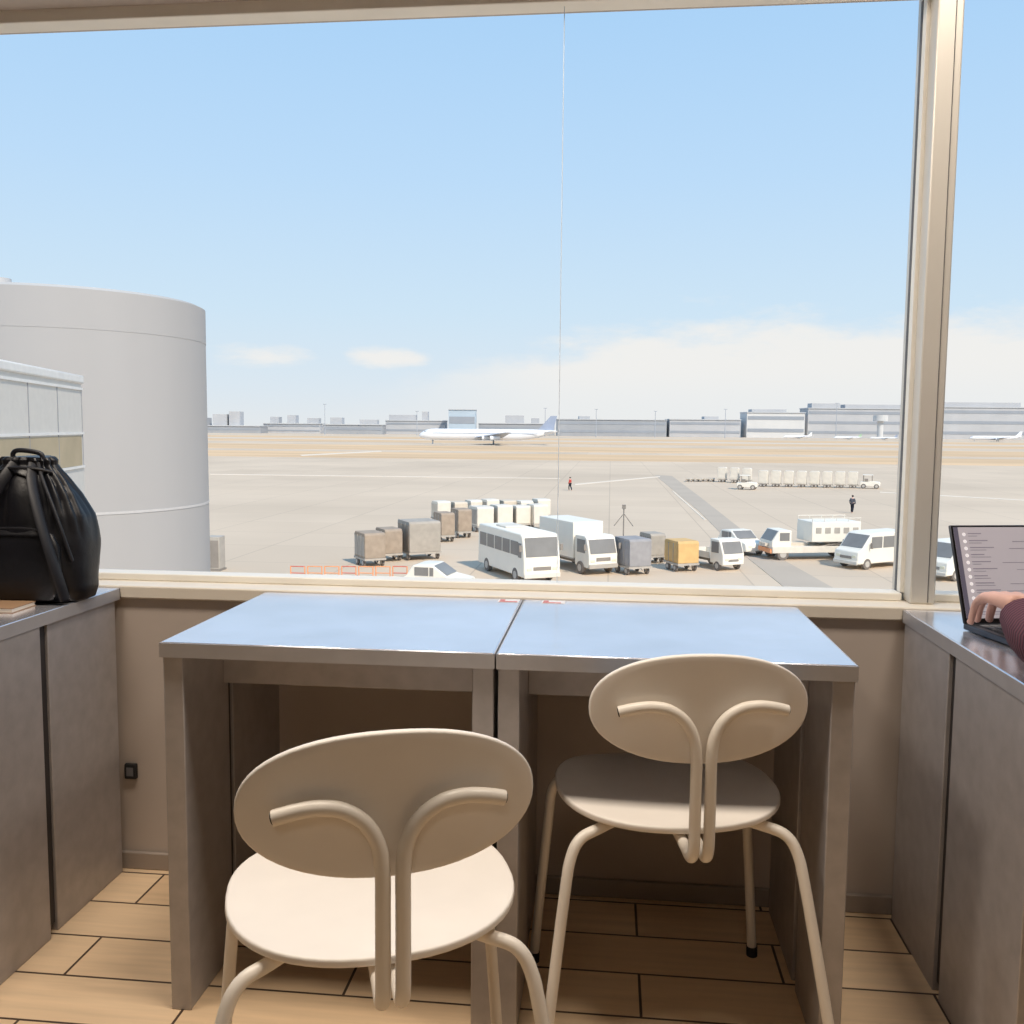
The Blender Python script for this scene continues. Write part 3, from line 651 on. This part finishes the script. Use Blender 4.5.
for i in range(7):
    p = G(298 + i * 17, 588); o = root('barrier', (p.x, p.y, GZ), 0, 'orange pipe barrier in the row left of the half hidden car', 'barrier', 'orange pipe barriers')
    b1 = MB()
    for x in (-.36, .36): b1.cyl((x, 0, .05), (x, 0, 1.1), .03, n=8)
    b1.build('posts', 'orange', o); b2 = MB()
    for z in (.45, .75, 1.08): b2.cyl((-.37, 0, z), (.37, 0, z), .025, n=8)
    b2.build('rails', 'orange' if i % 3 else 'red', o)
    b3 = MB(); b3.box(-.39, -.33, -.25, .25, 0, .06); b3.box(.33, .39, -.25, .25, 0, .06); b3.build('feet', 'veh_dark_haze', o)
eq = root('equipment_cabinet', g_(214, 570), 0, 'small grey equipment cabinet at the foot of the round tower', 'cabinet')
B(-.3, .5, -.4, .4, .1, 1.9).build('body', 'veh_grey', eq, bevel=.03); B(-.25, .45, -.42, -.4, .2, 1.7).build('door', 'veh_dark_haze', eq); B(-.35, .55, -.45, .45, 0, .1).build('plinth', 'veh_dark_haze', eq)
tp = root('tripod_mast', g_(623, 556), 0, 'thin dark tripod mast standing behind the slate cart', 'mast')
MB().cyl((0, 0, 0), (0, 0, 3.1), .04, n=10).build('pole', 'veh_dark_haze', tp)
for s in (-1, 1): MB().cyl((s * .6, 0, 1.9), (0, 0, 2.7), .025, n=8).build('stay', 'veh_dark_haze', tp)
B(-.12, .12, -.1, .1, 3.0, 3.25).build('lamp_head', 'veh_dark_haze', tp)
# ------------------------------------------------------------------ people on the apron
def walker(px, py, rz, label, coat, h=1.72):
    o = root('person', g_(px, py), rz, label, 'person')
    k = h / 1.72
    v = [((0, 0, .93), .13), ((0, 0, 1.15), .12), ((0, 0, 1.36), .13), ((0, 0, 1.47), .05), ((0, .01, 1.56), .055), ((0, .015, 1.63), .09),
         ((-.19, 0, 1.38), .06), ((-.26, .03, 1.12), .045), ((-.24, .12, .88), .035), ((.19, 0, 1.38), .06), ((.26, -.03, 1.12), .045), ((.25, .06, .88), .035),
         ((-.09, 0, .88), .09), ((-.10, .12, .48), .06), ((-.10, .10, .08), .045), ((-.10, .22, .04), .04), ((.09, 0, .88), .09), ((.10, -.06, .48), .06), ((.10, -.22, .08), .045), ((.10, -.10, .04), .04)]
    e = [(0, 1), (1, 2), (2, 3), (3, 4), (4, 5), (2, 6), (6, 7), (7, 8), (2, 9), (9, 10), (10, 11), (0, 12), (12, 13), (13, 14), (14, 15), (0, 16), (16, 17), (17, 18), (18, 19)]
    v = [((p[0] * k, p[1] * k, p[2] * k), r * k) for p, r in v]
    b = MB(); b.add(*skin_mesh(v, e, {0})); b.build('body', 'skin', o, smooth=180)
    j = [(v[i][0], v[i][1] + .03) for i in (0, 1, 2, 6, 7, 8, 9, 10, 11)]; j[5] = (j[5][0], .045); j[8] = (j[8][0], .045)
    b = MB(); b.add(*skin_mesh(j, [(0, 1), (1, 2), (2, 3), (3, 4), (4, 5), (2, 6), (6, 7), (7, 8)], {0})); b.build('jacket', coat, o, smooth=180)
    j = [(v[i][0], v[i][1] + .025) for i in (0, 12, 13, 14, 16, 17, 18)]
    b = MB(); b.add(*skin_mesh(j, [(0, 1), (1, 2), (2, 3), (0, 4), (4, 5), (5, 6)], {0})); b.build('trousers', 'trousers', o, smooth=180)
    MB().ell((0, 0, 1.67 * k), (.105, .115, .10), 16, 10).build('hair', 'hair', o)
walker(570, 490.5, 1.2, 'person in red jacket walking on the open apron', 'coat_red')
walker(852, 513, -.6, 'person in navy jacket walking below the cart train', 'coat_navy')
# ------------------------------------------------------------------ aircraft
def aircraft(px, depth, L, noseang, label, fin='fin_blue'):
    p = at(px, 430, depth); o = root('airliner', (p.x, p.y, GZ), facing(px, noseang), label, 'aircraft')
    r = L * .041; zc = r * 1.75; rings = []
    for t, k, dz in [(.5, .05, -.25), (.49, .3, -.2), (.475, .55, -.12), (.45, .8, -.05), (.41, .97, 0), (.36, 1, 0), (0, 1, 0), (-.22, 1, 0), (-.32, .85, .14), (-.42, .5, .42), (-.48, .22, .62), (-.5, .08, .68)]:
        rings.append([(t * L, math.cos(2 * math.pi * j / 24) * r * k, zc + dz * r + math.sin(2 * math.pi * j / 24) * r * k) for j in range(24)])
    fu = MB().loft(rings).build('fuselage', 'plane_white', o, smooth=50)
    for s in (-1, 1):
        B(-.36 * L, .40 * L, s * r - .03 if s > 0 else -r - .04, s * r + .04 if s > 0 else -r + .03, zc + .18 * r, zc + .30 * r).build('window_row', 'plane_window', fu)
        w = MB(); w.loft([[(.10 * L, s * r * .6, zc - .55 * r), (.09 * L, s * r * .6, zc - .35 * r), (-.10 * L, s * r * .6, zc - .5 * r), (-.10 * L, s * r * .6, zc - .6 * r)],
                          [(-.115 * L, s * .44 * L, zc + .45 * r), (-.12 * L, s * .44 * L, zc + .5 * r), (-.16 * L, s * .44 * L, zc + .5 * r), (-.16 * L, s * .44 * L, zc + .45 * r)]])
        w.build('wing', 'plane_grey', o, smooth=0)
        for q in (.15, .28) if L > 55 else (.16,):
            e = MB().cyl((.09 * L - q * L * .45 + .02 * L, s * q * L, zc - .55 * r), (.09 * L - q * L * .45 - .05 * L, s * q * L, zc - .5 * r), r * .42, r * .28, n=20).build('engine', 'plane_white', o)
            MB().cyl((.09 * L - q * L * .45 + .0205 * L, s * q * L, zc - .55 * r), (.09 * L - q * L * .45 + .021 * L, s * q * L, zc - .55 * r), r * .34, n=16).build('intake', 'far_window_haze', e)
        h = MB(); h.loft([[(-.40 * L, s * r * .2, zc + .5 * r), (-.40 * L, s * r * .2, zc + .6 * r), (-.475 * L, s * r * .2, zc + .62 * r), (-.475 * L, s * r * .2, zc + .55 * r)],
                          [(-.465 * L, s * .15 * L, zc + .7 * r), (-.465 * L, s * .15 * L, zc + .75 * r), (-.495 * L, s * .15 * L, zc + .75 * r), (-.495 * L, s * .15 * L, zc + .7 * r)]])
        h.build('tailplane', 'plane_white', o, smooth=0)
        MB().cyl((-.04 * L, s * .055 * L, 0), (-.04 * L, s * .055 * L, zc - .5 * r), r * .14, n=10).build('landing_gear', 'far_window_haze', o)
    B(.41 * L, .46 * L, -r * .62, r * .62, zc + .42 * r, zc + .6 * r).build('cockpit_window', 'far_window_haze', fu)
    MB().prism([(-.36 * L, zc + .8 * r), (-.455 * L, zc + 3.4 * r), (-.50 * L, zc + 3.4 * r), (-.475 * L, zc + .8 * r)], -.12 * r, .12 * r).build('tail_fin', fin, o, smooth=0)
    MB().cyl((.40 * L, 0, 0), (.40 * L, 0, zc - .6 * r), r * .12, n=10).build('nose_gear', 'far_window_haze', o)
    return o
aircraft(488, 445, 66, -90, 'large white airliner taxiing across the middle of the airfield')
aircraft(996, 800, 42, -75, 'white airliner parked at far right beyond the mullion', 'plane_white')
aircraft(848, 850, 26, -70, 'small airliner with greenish fin before the far terminal', 'fin_green')
aircraft(798, 880, 30, -60, 'small airliner parked before the pale block of the far terminal', 'plane_white')
aircraft(884, 850, 24, -80, 'small airliner parked nearest the left of the mullion', 'fin_blue')
# ------------------------------------------------------------------ far buildings
def bld(x0, x1, top, depth, m, label, bands=1, roof='far_roof', name='terminal_building', win='far_window_haze', extras=()):
    a = at(x0 + 1.5, 432, depth); b = at(x1 - 1.5, 432, depth); z = at((x0 + x1) / 2, top, depth).z - GZ
    w = math.hypot(b.x - a.x, b.y - a.y); o = root(name, ((a.x + b.x) / 2, (a.y + b.y) / 2, GZ), math.atan2(b.y - a.y, b.x - a.x), label, 'building')
    B(-w / 2, w / 2, 0, 30, 0, z).build('walls', m, o)
    B(-w / 2 - .5, w / 2 + .5, -1, 30.5, z, z + .9).build('roof', roof, o)
    for i in range(bands):
        zz = z * (i + .45) / bands; B(-w / 2 + 1, w / 2 - 1, -.3, 0, zz, zz + z * .28 / bands).build('window_band', win, o)
    for (u0, u1, h) in extras: B(-w / 2 + u0 * w, -w / 2 + u1 * w, 5, 20, z + .9, z + .9 + h).build('rooftop_block', 'far_grey', o)
    return o
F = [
 (150, 262, 426, 1000, 'far_dark_haze', 'long dark low building next to the round tower', 1, ((.55, .68, 12), (.70, .8, 15), (.3, .5, 8))),
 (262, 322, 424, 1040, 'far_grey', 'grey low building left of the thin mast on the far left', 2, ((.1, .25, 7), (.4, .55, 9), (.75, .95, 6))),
 (322, 384, 425, 1000, 'far_dark_haze', 'dark low shed building behind the airliner nose', 1, ((.1, .3, 7), (.6, .9, 5))),
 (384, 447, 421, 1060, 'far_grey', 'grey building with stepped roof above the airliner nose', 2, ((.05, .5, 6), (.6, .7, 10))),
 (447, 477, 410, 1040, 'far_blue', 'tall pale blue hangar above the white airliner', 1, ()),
 (477, 556, 424, 1080, 'far_dark_haze', 'dark low building behind the airliner tail', 1, ((.35, .6, 9), (.7, .8, 6))),
 (556, 668, 420, 1000, 'far_dark_haze', 'long dark terminal right of the glass joint', 2, ((.2, .3, 3),)),
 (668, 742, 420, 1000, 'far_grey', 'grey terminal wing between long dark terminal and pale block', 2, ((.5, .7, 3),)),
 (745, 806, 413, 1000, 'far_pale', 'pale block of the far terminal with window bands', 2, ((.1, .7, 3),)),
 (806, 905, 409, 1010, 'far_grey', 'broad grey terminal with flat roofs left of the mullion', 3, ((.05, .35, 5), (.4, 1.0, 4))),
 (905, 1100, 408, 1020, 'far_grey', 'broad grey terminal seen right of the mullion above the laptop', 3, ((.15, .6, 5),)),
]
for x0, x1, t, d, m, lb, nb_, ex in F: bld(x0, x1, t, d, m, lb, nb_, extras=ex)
tk = root('water_tank', (lambda v: (v.x, v.y, GZ))(at(880, 432, 930)), 0, 'pale round tank standing before the broad grey terminal', 'tank')
MB().cyl((0, 0, 0), (0, 0, 18), 3, n=20).build('stem', 'far_pale', tk); MB().cyl((0, 0, 18), (0, 0, 24), 7, n=28).build('drum', 'far_pale', tk)
for px, top, lb in ((325, 404, 'thin light mast left of the airliner nose'), (417, 411, 'thin light mast above the airliner nose'), (545, 408, 'thin light mast left of the glass joint'), (596, 409, 'thin light mast over the long dark terminal'),
                    (655, 411, 'thin light mast at the right end of long dark terminal'), (725, 409, 'thin light mast left of the pale block'), (836, 403, 'thin light mast above the broad grey terminal')):
    p = at(px, 432, 900); h = at(px, top, 900).z - GZ; o = root('light_mast', (p.x, p.y, GZ), 0, lb, 'mast')
    MB().cyl((0, 0, 0), (0, 0, h), .4, .25, n=8).build('pole', 'mast', o); B(-1.6, 1.6, -.4, .4, h - .6, h).build('lamp_head', 'mast', o)
# ------------------------------------------------------------------ world
w = bpy.data.worlds.new('sky'); sc.world = w; w.use_nodes = True; nt = w.node_tree; N = nt.nodes.new; L = nt.links.new
bg = nt.nodes['Background']; tc = N('ShaderNodeTexCoord'); sx = N('ShaderNodeSeparateXYZ'); L(tc.outputs['Generated'], sx.inputs[0])
def math_(op, a, b=None, c=None):
    n = N('ShaderNodeMath'); n.operation = op
    for i, v in enumerate((a, b, c)):
        if v is None: continue
        if isinstance(v, (int, float)): n.inputs[i].default_value = v
        else: L(v, n.inputs[i])
    return n.outputs[0]
def mr(v, a, b, c=0, d=1):
    n = N('ShaderNodeMapRange'); n.interpolation_type = 'SMOOTHSTEP'; L(v, n.inputs['Value'])
    for k, q in (('From Min', a), ('From Max', b), ('To Min', c), ('To Max', d)): n.inputs[k].default_value = q
    return n.outputs['Result']
cr = N('ShaderNodeValToRGB'); L(sx.outputs['Z'], cr.inputs['Fac']); el = cr.color_ramp.elements
el[0].position = 0; el[0].color = (*lin((228, 233, 236)), 1); el[1].position = 1; el[1].color = (*lin((130, 178, 230)), 1)
for p, c in ((.04, (220, 232, 241)), (.12, (206, 229, 246)), (.25, (188, 220, 249)), (.42, (168, 209, 247))):
    e = el.new(p); e.color = (*lin(c), 1)
X = sx.outputs['X']; Y = sx.outputs['Y']; Z = sx.outputs['Z']
az = math_('DIVIDE', X, math_('MAXIMUM', Y, .05))
mp = N('ShaderNodeMapping'); mp.inputs['Scale'].default_value = (1, 1, 3.2); L(tc.outputs['Generated'], mp.inputs['Vector'])
nz = N('ShaderNodeTexNoise'); nz.inputs['Scale'].default_value = 9; nz.inputs['Detail'].default_value = 9; nz.inputs['Roughness'].default_value = .6; L(mp.outputs['Vector'], nz.inputs['Vector'])
nn = math_('SUBTRACT', nz.outputs['Fac'], .5)
ztop = mr(az, -.26, .10, .060, .122)
bank = mr(math_('ADD', math_('SUBTRACT', ztop, Z), math_('MULTIPLY', nn, .13)), -.006, .04)
bank = math_('MULTIPLY', bank, mr(az, -.34, -.02))
front = mr(Y, .0, .3)
bank = math_('MULTIPLY', bank, front)
bank = math_('MULTIPLY', bank, mr(Z, .0, .07, .55, 1))
def puff(px, py, rx, rz):
    d = ray(px, py).normalized(); a0 = d.x / d.y
    u = math_('DIVIDE', math_('SUBTRACT', az, a0), rx); v = math_('DIVIDE', math_('SUBTRACT', Z, d.z), rz)
    r = math_('ADD', math_('ADD', math_('MULTIPLY', u, u), math_('MULTIPLY', v, v)), math_('MULTIPLY', nn, 5))
    return math_('MULTIPLY', mr(r, 1.6, -.2), front)
cl = math_('MAXIMUM', bank, math_('MINIMUM', math_('MULTIPLY', math_('MAXIMUM', puff(258, 355, .052, .013), puff(388, 357, .038, .011)), 1.1), 1))
mx = N('ShaderNodeMix'); mx.data_type = 'RGBA'; L(math_('MULTIPLY', cl, .9), mx.inputs[0]); L(cr.outputs['Color'], mx.inputs[6]); mx.inputs[7].default_value = (*lin((243, 241, 237)), 1)
L(mx.outputs[2], bg.inputs['Color']); bg.inputs['Strength'].default_value = 1.0
# ------------------------------------------------------------------ lights
def light(n, t, loc, e, col, size=None, rot=None):
    l = bpy.data.lights.new(n, t); l.energy = e; l.color = col
    if t == 'AREA': l.size = size
    o = bpy.data.objects.new(n, l); COL.objects.link(o); o.location = loc
    if rot: o.rotation_euler = rot
    return o
s = light('sun', 'SUN', (30, -20, 60), 3.9, (1, .89, .74)); s.data.angle = R(2)
s.rotation_euler = Vector((-.45, .6, -.66)).to_track_quat('-Z', 'Y').to_euler()
WARM = (1, .88, .75)
light('ceiling_lamp', 'AREA', (-1.2, 1.42, 2.72), 26, WARM, .35)
light('ceiling_lamp', 'AREA', (.95, 1.42, 2.72), 22, WARM, .35)
light('ceiling_lamp', 'AREA', (-.3, 1.40, 2.72), 22, WARM, .35)
light('ceiling_lamp', 'AREA', (0, -1.3, 2.72), 9, WARM, .8)
